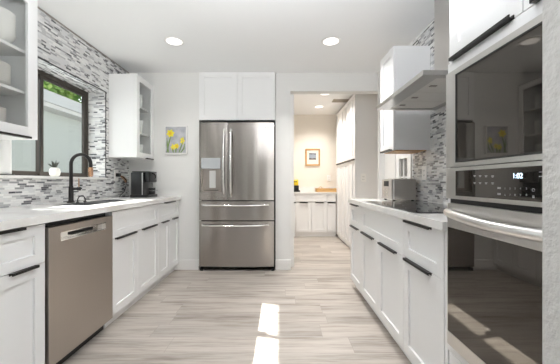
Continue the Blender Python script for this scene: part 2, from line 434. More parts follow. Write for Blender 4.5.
base_cab('wide white base cabinet with blank top panel directly under the cooktop', (RX, 2.62, 0), -PI/2, .89, RD, RS,
         [(0, .89, None, 0)], [(0, .445, .19, .32), (.445, .89, .64, .31)], G2)
base_cab('white shaker base cabinet with drawer and door beside the wall oven', (RX, 1.73, 0), -PI/2, .43, RD, RS,
         [(0, .43, .18, .29)], [(0, .43, .18, .29)], G2)
struct(B().box(RX+.002, RX+.02, 1.272, 1.298, 0, .873), 'trim_filler', 'cab')

# pantry passage base cabinets (facing the camera)
def hall_cab(label, x, w, doors):
    t = thing('base_cabinet', label, 'cabinet', (x, 5.77, 0), 0, 'white cabinets at the end of the passage')
    carcass(w, .295, .09, .855, t); B().box(0, w, .03, .05, 0, .09).go('toe_kick', 'cab', t)
    B().box(.0015, w-.0015, 0, .02, .70, .853, .001).go('drawer_front', 'cab', t)
    for x0, x1 in doors: door(t, x0, x1, .088, .685, (x0+x1)/2, .16)
hall_cab('narrow white passage cabinet under the yellow and black box', .155, .16, [(0, .16)])
hall_cab('white passage cabinet with two doors in the middle of the end counter', .317, .62, [(0, .31), (.31, .62)])
hall_cab('narrow white passage cabinet against the tall pantry cabinets', .939, .175, [(0, .175)])
hc = B().box(.152, 1.75, 5.75, HB-.001, .857, .89, .002).go('countertop', 'quartz')
tag(B().box(.152, 1.75, HB-.02, HB-.001, .891, .99).go('backsplash', 'quartz'), 'low white stone backsplash on the cream wall of the passage', 'backsplash')
tag(hc, 'short white stone countertop at the end of the passage', 'countertop')

# tall pantry cabinets on the right of the passage
for k, (yf, lab) in enumerate([(4.34+.47, 'tall white pantry cabinet nearest the kitchen with wide side panel'),
                               (4.34+.94, 'second tall white pantry cabinet, between the nearest one and the farthest one'),
                               (4.34+1.41, 'tall white pantry cabinet farthest down the passage')]):
    t = thing('pantry_cabinet', lab, 'cabinet', (1.122, yf, 0), -PI/2, 'tall pantry cabinets along the passage')
    b = B(); b.box(0, .468, .022, .60, .06, 2.43); b.go('body', 'cab', t)
    B().box(0, .468, .03, .05, 0, .06).go('toe_kick', 'cab', t)
    d1 = door(t, 0, .234, 1.432, 2.425); d2 = door(t, .234, .468, 1.432, 2.425)
    d3 = door(t, 0, .234, .065, 1.428); d4 = door(t, .234, .468, .065, 1.428)
    for d_, xc in ((d1, .117), (d2, .351)): pull(d_, xc, 1.432, .19, False)
    for d_, xc in ((d3, .117), (d4, .351)): pull(d_, xc, 1.428, .19, True)

# over-fridge cabinet
t = thing('wall_cabinet', 'white two-door cabinet above the refrigerator', 'cabinet', (-1.0, YB-.03, 1.855))
b = B(); b.box(0, .94, .022, .60, .0, .592); b.go('body', 'cab', t)
for x0 in (0, .47):
    b = B(); st = .06
    shaker(b, x0+.0015, x0+.4685, .0, .592); b.go('door', 'cab', t)

# upper cabinets -------------------------------------------------------
def glazed_door(par, x0, x1, z0, z1, st=.062, h=True, hx=None, hl=.15):
    b = B(); b.frame(x0+.0015, x1-.0015, z0, z1, st, 0, .02, .001); d = b.go('door', 'cab', par)
    B().box(x0+st-.003, x1-st+.003, .009, .013, z0+st-.003, z1-st+.003).go('glass_pane', 'cabglass', d)
    if hx is not None: pull(d, hx, z0, hl, False)
    return d
def open_body(par, w, d, H, shelves):
    b = B(); t = .018
    b.box(0, t, .021, d, 0, H); b.box(w-t, w, .021, d, 0, H); b.box(t, w-t, .021, d, 0, t); b.box(t, w-t, .021, d, H-t, H); b.box(t, w-t, d-.008, d, t, H-t)
    b.go('body', 'cab', par)
    for z in shelves: B().box(t+.001, w-t-.001, .04, d-.01, z-.018, z).go('shelf', 'cab_in', par)
UH = .915
nt = thing('wall_cabinet', 'white glass-door wall cabinet full of white plates at the near left edge', 'cabinet', (-1.57, 1.12, 1.362), PI/2)
open_body(nt, .76, .309, UH, (.30, .555))
glazed_door(nt, 0, .38, 0, UH, .07, hx=.19, hl=.2); glazed_door(nt, .38, .76, 0, UH, .07, hx=.575, hl=.24)
ft = thing('wall_cabinet', 'narrow white glass-door wall cabinet in the corner above the black coffee maker', 'cabinet', (-1.57, 3.18, 1.362), PI/2)
open_body(ft, .424, .309, UH, (.30, .60))
glazed_door(ft, 0, .424, 0, UH, .062, hx=.30, hl=.18)
ut = thing('wall_cabinet', 'white wall cabinet hanging beyond the range hood above the toaster', 'cabinet', (.965, 2.785, 1.364), -PI/2)
b = B(); b.box(0, .317, .022, .314, 0, .885); b.go('body', 'cab', ut)
dd = door(ut, 0, .317, 0, .885); pull(dd, .16, 0, .24, False)
B().box(.02, .30, .03, .29, -.006, 0).go('underside_panel', 'oak', ut)

# countertops ----------------------------------------------------------
SX0, SX1, SY0, SY1 = -1.705, -1.44, 2.17, 2.88
b = B(); z0, z1 = .875, .915
e_ = .001
b.box(XL+.001, SX0-e_, .64, YB-.001, z0, z1); b.box(SX1+e_, -1.228, .64, YB-.001, z0, z1)
b.box(SX0-e_, SX1+e_, .64, SY0-e_, z0, z1); b.box(SX0-e_, SX1+e_, SY1+e_, YB-.001, z0, z1)
tag(b.go('countertop', 'quartz'), 'long white stone countertop with the sink, under the window', 'countertop')
b = B(); b.box(.713, XR-.001, 1.271, 3.04, .875, .915, .002)
tag(b.go('countertop', 'quartz'), 'white stone countertop holding the cooktop and toaster', 'countertop')
# sink: two bowls
st_ = thing('kitchen_sink', 'stainless undermount double-bowl sink below the black faucet', 'sink', (0, 0, .70))
def bowl(y0, y1):
    b = B(); t = .004; zt = .2155
    b.box(SX0, SX0+t, y0, y1, 0, zt); b.box(SX1-t, SX1, y0, y1, 0, zt); b.box(SX0+t, SX1-t, y0, y0+t, 0, zt); b.box(SX0+t, SX1-t, y1-t, y1, 0, zt)
    b.box(SX0+t, SX1-t, y0+t, y1-t, 0, t); o = b.go('bowl', 'sink', st_)
    B().cyl(((SX0+SX1)/2, (y0+y1)/2, t+.002), .04, .004).go('drain', 'chrome', o)
bowl(SY0, 2.519); bowl(2.536, SY1)
B().box(SX0+.006, SX1-.006, 2.519, 2.536, .10, .2155, .002).go('divider', 'satin', st_)

# ------------------------------------------------------------------ dishwasher
dw = thing('dishwasher', 'stainless steel dishwasher with a pocket handle under the sink counter', 'dishwasher', (LX, 1.548, 0), PI/2)
w = .605
B().box(.004, w-.004, .045, .58, .09, .868).go('body', 'blackgap', dw)
b = B(); z0, z1 = .086, .842
hx0, hx1, hz0, hz1 = .09, .515, .757, .803
b.box(.007, hx0, -.012, .035, z0, z1, .002); b.box(hx1, w-.007, -.012, .035, z0, z1, .002)
b.box(hx0-.002, hx1+.002, -.012, .035, z0, hz0, 0); b.box(hx0-.002, hx1+.002, -.012, .035, hz1, z1, 0)
dr = b.go('door', 'steel_dw', dw)
b = B(); b.poly([(hx0, -.010, hz0), (hx0, -.010, hz1), (hx0, .022, hz1), (hx0, .022, hz0+.012)], (.002, 0, 0))
b.box(hx0, hx1, .018, .022, hz0, hz1); b.box(hx0, hx1, -.013, .02, hz1-.004, hz1+.002, 0); b.box(hx0, hx1, -.0135, .02, hz0-.002, hz0+.004, 0)
b.go('handle_pocket', 'chrome', dr)
B().box(.20, .40, .004, .018, hz0+.014, hz1-.014, .004).go('latch', 'blackgap', dr)
B().box(.004, w-.004, .058, .075, .0, .088).go('toe_kick', 'blackgap', dw)

# ------------------------------------------------------------------ refrigerator
fr = thing('refrigerator', 'stainless french-door refrigerator with a water dispenser and two bottom drawers', 'refrigerator', (-.985, 3.54, 0))
fw = .912
B().box(.004, fw+.020, .07, .80, .03, 1.80, .004).go('case', 'blackgap', fr)
for x_ in (0, .88): B().box(x_, x_+.035, .02, .07, 0, .03).go('foot', 'blackgap', fr)
for x_, x2_ in ((.04, .33), (.54, .86)): B().box(x_, x2_, 0, .08, 1.803, 1.825, .004).go('hinge_cover', 'blackgap', fr)
P = lambda x: (x-199.3)/81.9
zz = lambda y: 1.09+(182-y)/81.9
xs = P(227.9); zt = zz(122.6); zb = zz(200.2)
def cbox(b, x0, x1, z0, z1, c0, c1, bulge=.012, y1=.065):
    n = 10; Y = lambda x: -bulge*(1-((x-(c0+c1)/2)/((c1-c0)/2))**2)
    xs_ = [x0+(x1-x0)*i/n for i in range(n+1)]
    pts = [(x, Y(x), z0) for x in xs_]+[(x1, y1, z0), (x0, y1, z0)]
    b.poly(pts, (0, 0, z1-z0))
# left door built around the dispenser recess
dx0, dx1, dz0, dz1 = P(201.3), P(220.8), zz(191.5), zz(158)
b = B(); th = .065
c_ = (0, xs-.004)
cbox(b, 0, dx0, zb, zt, *c_); cbox(b, dx1, xs-.004, zb, zt, *c_); cbox(b, dx0, dx1, zb, dz0, *c_); cbox(b, dx0, dx1, dz1, zt, *c_)
ld = b.go('door', 'steel_f', fr, True)
b = B(); zm = zz(168.8)
b.box(dx0, dx1, .045, .06, dz0, zm); b.box(dx0, dx0+.008, .0, .05, dz0, zm); b.box(dx1-.008, dx1, .0, .05, dz0, zm)
b.box(dx0, dx1, 0, .05, dz0, dz0+.012)
b.go('dispenser_recess', 'steel_dark', ld)
B().box(dx0+.003, dx1-.003, -.015, .05, zm, dz1, .004).go('dispenser_panel', mat('dispenser_display', (.55, .57, .59), .2, .3), ld)
B().box(P(208.8), P(215), .025, .045, zz(188), zz(170.5), .004).go('dispenser_paddle', 'satin', ld)
B().box(P(204), P(218), .006, .04, dz0+.012, dz0+.018).go('drip_tray', 'blackgap', ld)
b = B(); cbox(b, xs+.004, fw, zb, zt, xs+.004, fw); rd = b.go('door', 'steel_f', fr, True)
B().box(P(262.3), P(269.5), -.0075, .002, zz(129.0), zz(127.0), .0006).go('nameplate', mat('pale_nameplate', (.8, .8, .8), .3), rd)
def vhandle(x, z0, z1, par):
    n = 20; pts = [(x, -.012, z0)]+[(x, -.018-.052*math.sin(PI*min(1, max(0, i/n)))**.45, z0+(z1-z0)*(i/n)) for i in range(n+1)]+[(x, -.012, z1)]
    b = B(); b.tube(pts, .0125, 12); b.cyl((x, -.010, z0+.004), .015, .03, 16, 'y'); b.cyl((x, -.010, z1-.004), .015, .03, 16, 'y')
    return b.go('handle', 'chrome', par, True)
vhandle(P(224.4), zz(196), zz(130), ld); vhandle(P(231.3), zz(196), zz(130), rd)
def hdrawer(z0, z1, hz):
    b = B(); cbox(b, 0, fw, z0, z1, 0, fw); d = b.go('drawer', 'steel_f', fr, True)
    n = 24; x0, x1 = .04, .845
    pts = [(x0+(x1-x0)*i/n, -.018-.05*max(0, math.sin(PI*i/n))**.45, hz-.006*math.sin(PI*i/n)) for i in range(n+1)]
    b = B(); b.tube(pts, .013, 12); b.cyl((x0+.006, -.008, hz), .015, .03, 16, 'y'); b.cyl((x1-.006, -.008, hz), .015, .03, 16, 'y')
    b.go('handle', 'chrome', d, True)
hdrawer(zz(220.2), zz(201.2), zz(205)); hdrawer(zz(266.6), zz(221.2), zz(225))

# ------------------------------------------------------------------ oven tower
TX = .735; TY0, TY1 = .455, 1.268
ot = thing('oven_cabinet', 'tall white cabinet housing the wall oven, beside the textured wall end', 'cabinet', (TX, TY1, 0), -PI/2)
tw = TY1-TY0; td = XR-TX-.004
b = B(); b.box(0, .040, .022, td-.01, .405, 1.545); b.box(tw-.025, tw, .022, td-.01, .405, 1.545); b.box(0, .040, 0, .022, .405, 1.545); b.box(tw-.025, tw, 0, .022, .405, 1.545)
b.box(0, tw, .022, td, 1.602, ZC-.003); b.box(0, tw, .022, td, .09, .36); b.box(0, tw, td-.01, td, .36, 1.602)
b.box(0, tw, 0, .022, 1.545, 1.602); b.box(0, tw, .0, .022, .36, .405)
b.go('body', 'cab', ot)
B().box(0, tw, .06, .08, 0, .09).go('toe_kick', 'cab', ot)
hw = .382
for x0, x1 in ((.008, .008+hw), (.008+hw, tw-.005)):
    d_ = door(ot, x0, x1, 1.605, 2.40); pull(d_, (x0+x1)/2-.003, 1.605, .325, False)
door(ot, .008, tw-.005, .095, .358, .4, .3, name='drawer')
# oven unit
ov = thing('wall_oven', 'stainless combination wall oven with microwave above and black glass doors', 'oven', (.70, 1.223, 0), -PI/2)
uw = .74
b = B(); b.box(.0, uw, .019, .022, .415, 1.542); b.box(.03, uw-.01, .022, td-.06, .42, 1.53); b.go('body', 'blackgap', ov)
# microwave
gx0 = .076; g0, g1 = 1.168, 1.513
b = B()
b.box(0, gx0-.002, 0, .018, 1.150, 1.541, .001); b.box(uw-.03, uw, 0, .018, 1.150, 1.541, .001)
b.box(gx0-.002, uw-.03, 0, .018, 1.150, g0-.002); b.box(gx0-.002, uw-.03, 0, .018, g1+.003, 1.541)
b.go('microwave_trim', 'steel_h', ov)
B().box(gx0, uw-.032, -.003, .018, g0, g1, .0015).go('microwave_door', 'darkglass', ov)
b = B(); b.frame(gx0-.002, uw-.03, g0-.001, g1+.003, .0045, -.006, .0, 0); b.go('door_gasket', 'blackgap', ov)
# control panel
b = B(); b.box(0, gx0-.008, 0, .018, 1.022, 1.147, .001); b.box(gx0-.008, uw-.0, 0, .018, 1.134, 1.147); b.box(gx0-.008, uw, 0, .018, 1.022, 1.036)
cp = b.go('control_panel', 'steel_h', ov)
B().box(gx0-.008, uw, -.001, .018, 1.036, 1.134).go('panel_glass', 'darkglass', cp)
def text(s, x, z, size, m, par, name):
    c = bpy.data.curves.new(name, 'FONT'); c.body = s; c.size = size; c.extrude = .0002; c.align_x = 'CENTER'; c.align_y = 'CENTER'
    c.materials.append(M[m]); tmp = bpy.data.objects.new(name, c); COL.objects.link(tmp); bpy.context.view_layer.update()
    me = bpy.data.meshes.new_from_object(tmp.evaluated_get(bpy.context.evaluated_depsgraph_get())); bpy.data.objects.remove(tmp)
    if not me.materials: me.materials.append(M[m])
    o = bpy.data.objects.new(name, me); COL.objects.link(o); o.parent = par
    o.location = (x, -.0016, z); o.rotation_euler = (PI/2, 0, 0); return o
ax = lambda px: 1.223-290*.70/(px-280)
az = lambda px, py: 1.09-(py-182)/(px-280)*.70
text('1:02', ax(518), az(518, 176), .022, 'led', cp, 'clock_display')
b = B()
for col in (475, 480.5, 486.5, 493):
    for py in (176, 183): 
        x = ax(col); z = az(col, py+ (col-475)*.02); b.box(x-.006, x+.006, -.0016, -.001, z+.0006, z+.0024); b.box(x-.004, x+.004, -.0016, -.001, z-.003, z-.0012)
for col, py in ((499.5, 188), (499.5, 194)):
    x = ax(col); z = az(col, py); b.box(x-.007, x+.007, -.0016, -.001, z+.0006, z+.003); b.box(x-.007, x+.007, -.0016, -.001, z-.003, z-.0006)
b.go('button_marks', 'inkmark', cp)
for i, px in enumerate((505.5, 510.5, 515.5, 521, 527)):
    text(str(i+1), ax(px), az(px, 188.6), .0085, 'inkmark', cp, 'digit_mark'); text(str((i+6) % 10), ax(px), az(px, 195), .0085, 'inkmark', cp, 'digit_mark')
b = B(); x = ax(534); z = az(534, 190); b.tube([(x+.004*math.cos(a*PI/6), -.0018, z+.004*math.sin(a*PI/6)) for a in range(12)], .0007, 6)
z = az(534, 197); b.box(x-.003, x+.003, -.0018, -.001, z-.003, z+.001); b.tube([(x-.002, -.0016, z+.001), (x-.002, -.0016, z+.004), (x+.002, -.0016, z+.004), (x+.002, -.0016, z+.001)], .0005, 6)
b.go('clock_and_lock_marks', 'inkmark', cp)
b = B()
for k, py in enumerate((172, 176.5)): 
    x = ax(541.5); z = az(541.5, py); b.box(x-.006, x+.006, -.0016, -.001, z-.001, z+.001)
b.go('side_marks', 'inkmark', cp)
# oven door
b = B(); b.box(.019, uw, -.007, .014, .905, 1.004, .003); b.box(.019, uw, -.007, .014, .423, .478, .003); b.box(.019, .024, -.006, .014, .478, .905); b.box(uw-.006, uw, -.006, .014, .478, .905)
od = b.go('oven_door', 'steel_h', ov)
B().box(.024, uw-.006, -.0065, .014, .478, .905).go('door_glass', 'darkglass', od)
n = 28; pts = []
for i in range(n+1):
    f = i/n; pts.append((.045+(uw-.055)*f, -.018-.042*max(0, math.sin(PI*f))**.8, .968-.012*math.sin(PI*f)))
b = B(); b.tube(pts, .017, 16); b.cyl((.058, -.010, .966), .014, .03, 16, 'y'); b.cyl((uw-.03, -.018, .966), .014, .03, 16, 'y')
b.go('handle', 'satin', od, True)

# ------------------------------------------------------------------ range hood
HX, HY0, HY1, HZ = .79, 1.60, 2.385, 1.680
hd = thing('range_hood', 'stainless wall-mounted range hood with chimney over the cooktop', 'range hood', (0, 0, 0))
b = B(); w_ = .10; xb = XR-.002; zc = HZ+.028
# rim and underside border
b.box(HX, HX+.012, HY0, HY1, HZ, zc); b.box(xb-.012, xb, HY0, HY1, HZ, zc); b.box(HX+.012, xb-.012, HY0, HY0+.012, HZ, zc); b.box(HX+.012, xb-.012, HY1-.012, HY1, HZ, zc)
b.box(HX+.012, HX+.10, HY0+.012, HY1-.012, HZ, HZ+.004); b.box(xb-.05, xb-.012, HY0+.012, HY1-.012, HZ, HZ+.004)
b.box(HX+.10, xb-.05, HY0+.012, HY0+.05, HZ, HZ+.004); b.box(HX+.10, xb-.05, HY1-.05, HY1-.012, HZ, HZ+.004)
# low pyramid top up to the chimney
cx0, cy0, cy1 = 1.13, 1.85, 2.13
lo = [(HX, HY0, zc), (HX, HY1, zc), (xb, HY1, zc), (xb, HY0, zc)]; hi = [(cx0, cy0, zc+.09), (cx0, cy1, zc+.09), (xb, cy1, zc+.09), (xb, cy0, zc+.09)]
vl = [b.bm.verts.new(p) for p in lo]; vh = [b.bm.verts.new(p) for p in hi]
for i in range(4): b.bm.faces.new((vl[i], vl[(i+1) % 4], vh[(i+1) % 4], vh[i]))
b.bm.faces.new(vh)
b.go('canopy', 'steel_h', hd)
B().box(cx0+.002, xb, cy0+.002, cy1-.002, zc+.088, ZC-.002, .002).go('chimney', 'steel_h', hd)
fy = [HY0+.05, 1.93, 2.14, HY1-.05]
for i in range(3):
    f = B().box(HX+.10, xb-.05, fy[i]+.003, fy[i+1]-.003, HZ+.004, HZ+.014, .002).go('filter', 'filter', hd)
    B().box(HX+.135, HX+.175, (fy[i]+fy[i+1])/2-.012, (fy[i]+fy[i+1])/2+.012, HZ-.001, HZ+.004, .001).go('latch', 'steel_dark', f)
b = B()
for k in range(4): b.cyl((HX-.001, 1.93+k*.03, HZ+.014), .005, .004, 12, 'x')
b.go('buttons', 'chrome', hd)

# cooktop
ct = thing('cooktop', 'black glass electric cooktop set into the right counter', 'cooktop', (0, 0, .915))
B().box(.75, 1.235, 1.61, 2.52, .0, .007, .002).go('glass_top', 'cooktop', ct)
ring = mat('burner_ring_print', (.10, .10, .10), .3)
for x, y, r in ((.88, 1.83, .085), (1.10, 1.83, .075), (.88, 2.30, .075), (1.10, 2.30, .10), (.99, 2.065, .11)):
    b = B(); seg = 48
    for i in range(seg):
        a0, a1 = 2*PI*i/seg, 2*PI*(i+1)/seg
        q = [b.bm.verts.new((x+rr*math.cos(a), y+rr*math.sin(a), .0074)) for rr, a in ((r, a0), (r, a1), (r-.004, a1), (r-.004, a0))]
        b.bm.faces.new(q)
    b.go('burner_ring', ring, ct)

# toaster
to = thing('toaster', 'four-slice stainless toaster with front controls on the right counter', 'toaster', (1.012, 2.62, .915))
b = B(); b.box(.012, .222, 0, .27, .012, .205, .018); b.go('body', mat('toaster_steel', (.42, .395, .37), .32, 1), to, True)
b = B(); b.box(.0, .013, .01, .26, .014, .200, .006); fp = b.go('control_panel', mat('toaster_panel', (.5, .48, .46), .35, .8), to, True)
B().box(-.002, .002, .08, .20, .135, .185, .001).go('display', 'blackgap', fp)
for k in range(3):
    for j in (0, 1): B().cyl((-.003, .10+j*.08, .105-k*.028), .008, .008, 14, 'x').go('button', 'chrome', fp)
B().box(.012, .021, -.0015, .002, .016, .20, .0008).go('edge_strip', 'plug', to)
for k in range(2): B().box(.035, .205, .06+k*.10, .09+k*.10, .2045, .2062).go('slot', 'blackgap', to)
for x in (.03, .20):
    for y in (.03, .24): B().cyl((x, y, .006), .012, .012, 12).go('foot', 'blackgap', to)

# ------------------------------------------------------------------ faucet
fa = thing('faucet', 'tall matte black gooseneck kitchen faucet with copper spout tip and lever', 'faucet', (-1.765, 2.45, .915))
B().lathe([(0, 0), (.030, 0), (.030, .008), (.022, .014), (.019, .02), (.018, .13), (.016, .14), (0, .14)]).go('base', 'black', fa, True)
R_ = .083; n = 22; zc_ = .325
pts = [(0, 0, .13+(zc_-.13)*i/6) for i in range(7)]+[(R_-R_*math.cos(PI*i/n), 0, zc_+R_*math.sin(PI*i/n)) for i in range(1, n+1)]+[(2*R_, 0, zc_-.03)]
B().tube(pts, .0138, 16).go('gooseneck', 'black', fa, True)
B().cyl((2*R_, 0, zc_-.062), .0185, .07, 20, 'z', .017).cyl((2*R_, 0, zc_-.10), .014, .012, 16).go('spout_tip', 'copper', fa, True)
B().cyl((.035, 0, .118), .012, .05, 16, 'x').cyl((.065, 0, .118), .016, .022, 16, 'x').go('valve', 'black', fa, True)
B().tube([(.066, 0, .118), (.066, 0, .16), (.066, 0, .205)], [.005, .0045, .0035], 10).go('lever', 'copper', fa, True)
hs = thing('sink_caddy', 'small black wire loop holder on the counter beside the faucet', 'sink caddy', (-1.725, 2.50, .915), PI/2)
B().tube([(-.03, 0, .0), (-.026, 0, .03), (-.01, 0, .048), (.02, 0, .052), (.05, 0, .048), (.066, 0, .03), (.07, 0, .0)], .0042, 10).go('hoop', 'black', hs, True)
for x_ in (-.03, .066): B().cyl((x_, 0, .004), .013, .008, 16).go('foot', 'black', hs, True)

# potted succulent on the sill
pp = thing('potted_succulent', 'small dark succulent in a round white pot on the window sill', 'plant', (-1.965, 2.53, WZ0+.022))
B().lathe([(0, 0), (.022, 0), (.036, .012), (.042, .04), (.036, .068), (.026, .078), (.023, .078), (.023, .07), (0, .07)]).go('pot', 'pot', pp, True)
B().cyl((0, 0, .0745), .0228, .008, 16).go('moss', 'soil', pp)
b = B(); random.seed(3)
for i in range(22):
    a = random.uniform(0, 2*PI); e = random.uniform(.25, 1.35); Ln = random.uniform(.03, .058)
    d = Vector((math.cos(a)*math.cos(e), math.sin(a)*math.cos(e), math.sin(e))); p0 = Vector((0, 0, .078))+d*.006
    b.tube([p0, p0+d*Ln*.4, p0+d*Ln*.75+Vector((0, 0, .003)), p0+d*Ln+Vector((0, 0, .008))], [.004, .0048, .003, .0006], 6)
b.go('leaves', 'darkleaf', pp, True)

# paper towel roll on the sill
pt = thing('paper_towel_holder', 'white paper towel roll standing on a black base on the window sill', 'paper towel', (-1.945, 2.02, WZ0+.022))
B().lathe([(0, 0), (.074, 0), (.074, .005), (.070, .007), (0, .007)]).go('base', 'black', pt, True)
B().lathe([(.02, .008), (.054, .008), (.056, .012), (.056, .262), (.054, .266), (.02, .266), (.02, .008)], seg=40).go('paper_roll', 'paper', pt, True)
B().cyl((0, 0, .15), .006, .285, 12).cyl((0, 0, .298), .012, .014, 14).go('rod', 'black', pt, True)

# coffee maker
cm = thing('coffee_maker', 'black box-shaped coffee maker in the corner under the narrow glass cabinet', 'coffee maker', (-1.685, 3.27, .915))
b = B(); b.box(0, .15, .0, .24, .012, .285, .012).box(-.004, .20, -.01, .25, 0, .03, .006); b.go('body', 'black_gloss', cm, True)
B().box(.15, .205, .02, .22, .17, .29, .012).go('brew_head', 'black_gloss', cm, True)
B().box(.01, .20, .01, .23, .286, .297, .005).go('lid', 'black', cm, True)
B().box(.128, .137, -.003, .0, .03, .28, .001).go('edge_strip', 'satin', cm)
B().tube([(.20, .09, .275), (.225, .09, .27), (.243, .09, .25), (.245, .09, .225), (.232, .09, .215)], .009, 10).go('handle', 'black', cm, True)
B().tube([(.15, .10, .075), (.205, .10, .072), (.265, .10, .078)], [.005, .004, .006], 10).go('spigot', 'chrome', cm, True)
B().lathe([(0, 0), (.034, 0), (.038, .01), (.040, .075), (.037, .075), (.034, .012), (0, .012)], c=(.165, .17, .031)).go('cup', 'black_gloss', cm, True)

# outlets
def outlet(label, loc, rz, group='white wall outlets'):
    t = thing('wall_outlet', label, 'outlet', loc, rz, group)
    B().box(-.040, .040, -.009, 0, -.062, .062, .003).go('cover_plate', 'plug', t)
    for z in (-.02, .02): B().box(-.011, -.007, -.0098, -.008, z-.006, z+.006).box(.007, .011, -.0098, -.008, z-.006, z+.006).box(-.002, .002, -.0098, -.008, z-.011, z-.008).go('socket', 'slot', t)
outlet('white outlet on the mosaic tile left of the coffee maker', (XL+.0005, 3.32, 1.165), PI/2)
outlet('white outlet on the mosaic tile behind the cooktop', (XR-.0005, 2.56, 1.17), -PI/2)
outlet('white outlet on the tall pantry side panel in the passage', (1.215+.03, 4.338, 1.15), 0)
outlet('white outlet on the cream wall above the wooden tray', (1.02, HB-.0005, 1.17), 0)
pg = thing('power_cord', 'black cord with a copper plug hanging from the outlet by the coffee maker', 'cord', (XL, 3.32, 0))
B().box(.008, .045, -.02, .03, 1.150, 1.19, .005).go('plug_head', 'black_gloss', pg)
B().tube([(.04, .02, 1.16), (.055, .05, 1.145), (.068, .08, 1.115), (.072, .09, 1.085)], [.010, .016, .017, .010], 12).go('plug_body', 'copper', pg, True)
B().tube([(.072, .09, 1.085), (.075, .08, 1.04), (.08, .03, .98), (.07, -.03, .94), (.06, -.04, .921), (.09, .0, .920), (.125, .05, .921)], .004, 8).go('cable', 'black', pg, True)

# ------------------------------------------------------------------ pictures
pc = thing('framed_picture', 'white-framed painting of yellow daffodils on the wall left of the refrigerator', 'picture', (-1.43, YB, 1.436))
pw, ph = .282, .352
B().frame(0, pw, 0, ph, .014, -.028, 0, .002).go('frame', 'trim', pc)
def canvas():
    m = mat('painted_grey_canvas', (.45, .45, .48), .8); n = N(m); g = n.n('NewGeometry')
    n.col(n.ramp(n.noise(g.outputs['Position'], 14, 4), [(.35, (.36, .37, .41)), (.6, (.50, .50, .54)), (.75, (.58, .57, .60))])); return m
B().box(.014, pw-.014, -.016, -.004, .014, ph-.014).go('canvas', canvas(), pc)
def flower(cx, cz, r, n=6, rot=0.2, sq=1.0):
    b = B()
    for k in range(n):
        a = rot+2*PI*k/n; pts = []
        for f, wd in ((.12, .10), (.45, .30), (.72, .30), (1.0, .02)): pts.append((f, wd))
        poly = [(f*r, wd*r) for f, wd in pts]+[(f*r, -wd*r) for f, wd in pts[::-1]]
        b.poly([(cx+(u*math.cos(a)-v*math.sin(a)), -.0165-.0003*k, cz+sq*(u*math.sin(a)+v*math.cos(a))) for u, v in poly], (0, -.0012, 0))
    return b
f = B()
b = flower(.074, .255, .052); b.go('daffodil', 'petal', pc)
B().cyl((.074, -.020, .255), .017, .006, 16, 'y').go('daffodil_centre', 'petal2', pc)
b = flower(.105, .085, .030, 5, .6, 1.5); b.go('daffodil', 'petal', pc)
b = flower(.150, .098, .034, 6, .1, 1.1); b.go('daffodil', 'petal', pc)
b = flower(.222, .165, .030, 5, 1.2, 1.7); b.go('daffodil', 'petal', pc)
B().cyl((.150, -.020, .098), .014, .006, 14, 'y').go('daffodil_centre', 'petal2', pc)
b = B()
for pts in ([(.078, .22), (.06, .16), (.03, .02)], [(.03, .20), (.035, .12), (.05, .018)], [(.228, .15), (.205, .09), (.18, .018)], [(.15, .08), (.14, .05), (.14, .016)],
            [(.25, .13), (.24, .07), (.20, .016)], [(.10, .07), (.105, .04), (.11, .016)]):
    b.tube([(x, -.0165, z) for x, z in pts], [.003, .009, .006], 6)
b.go('stems', 'leafp', pc)

hp = thing('framed_picture', 'small wood-framed landscape print on the cream wall of the passage', 'picture', (.53, HB, 1.43))
hw_, hh_ = .305, .355
B().frame(0, hw_, 0, hh_, .03, -.03, 0, .003).go('frame', 'oak', hp)
B().box(.03, hw_-.03, -.012, -.004, .03, hh_-.03).go('mat_board', 'cream', hp)
B().box(.075, .225, -.014, -.011, .125, .265).go('print', mat('pale_sky_print', (.30, .34, .40), .7), hp)
b = B(); b.poly([(.075, -.0142, .125), (.225, -.0142, .125), (.225, -.0142, .150), (.19, -.0142, .162), (.14, -.0142, .152), (.10, -.0142, .165), (.075, -.0142, .158)], (0, -.001, 0))
b.poly([(.075, -.0142, .245), (.12, -.0142, .235), (.16, -.0142, .242), (.225, -.0142, .232), (.225, -.0142, .25), (.075, -.0142, .26)], (0, -.001, 0))
b.go('print_landscape', mat('dark_print_ink', (.10, .085, .08), .7), hp)

# passage counter objects
yb = thing('storage_box', 'black box with a yellow lid on the passage counter', 'box', (.30, 5.90, .89))
B().box(-.085, .08, -.07, .07, 0, .13, .008).box(-.085, .105, -.05, .05, 0, .035, .004).go('body', 'black_gloss', yb)
B().box(-.08, .072, -.065, .065, .13, .245, .018).go('lid', 'yellow', yb, True)
B().tube([(-.05, -.066, .20), (-.03, -.074, .214), (.02, -.074, .214), (.04, -.066, .20)], .006, 8).go('lid_handle', 'black', yb, True)
wtray = thing('wooden_tray', 'wooden serving tray with a small loop handle on the passage counter', 'tray', (.93, 5.90, .89))
b = B(); b.box(-.20, .20, -.13, .13, 0, .012, .003); b.box(-.20, .20, -.13, -.118, .012, .068, .003); b.box(-.20, .20, .118, .13, .012, .068, .003)
b.box(-.20, -.188, -.118, .118, .012, .075, .003); b.box(.188, .20, -.118, .118, .012, .075, .003); b.go('tray_body', 'trayw', wtray)
B().tube([(-.12+.035*math.cos(a*PI/10), -.10, .062+.045*math.sin(a*PI/10)) for a in range(11)], .006, 8).go('handle', 'trayw', wtray, True)

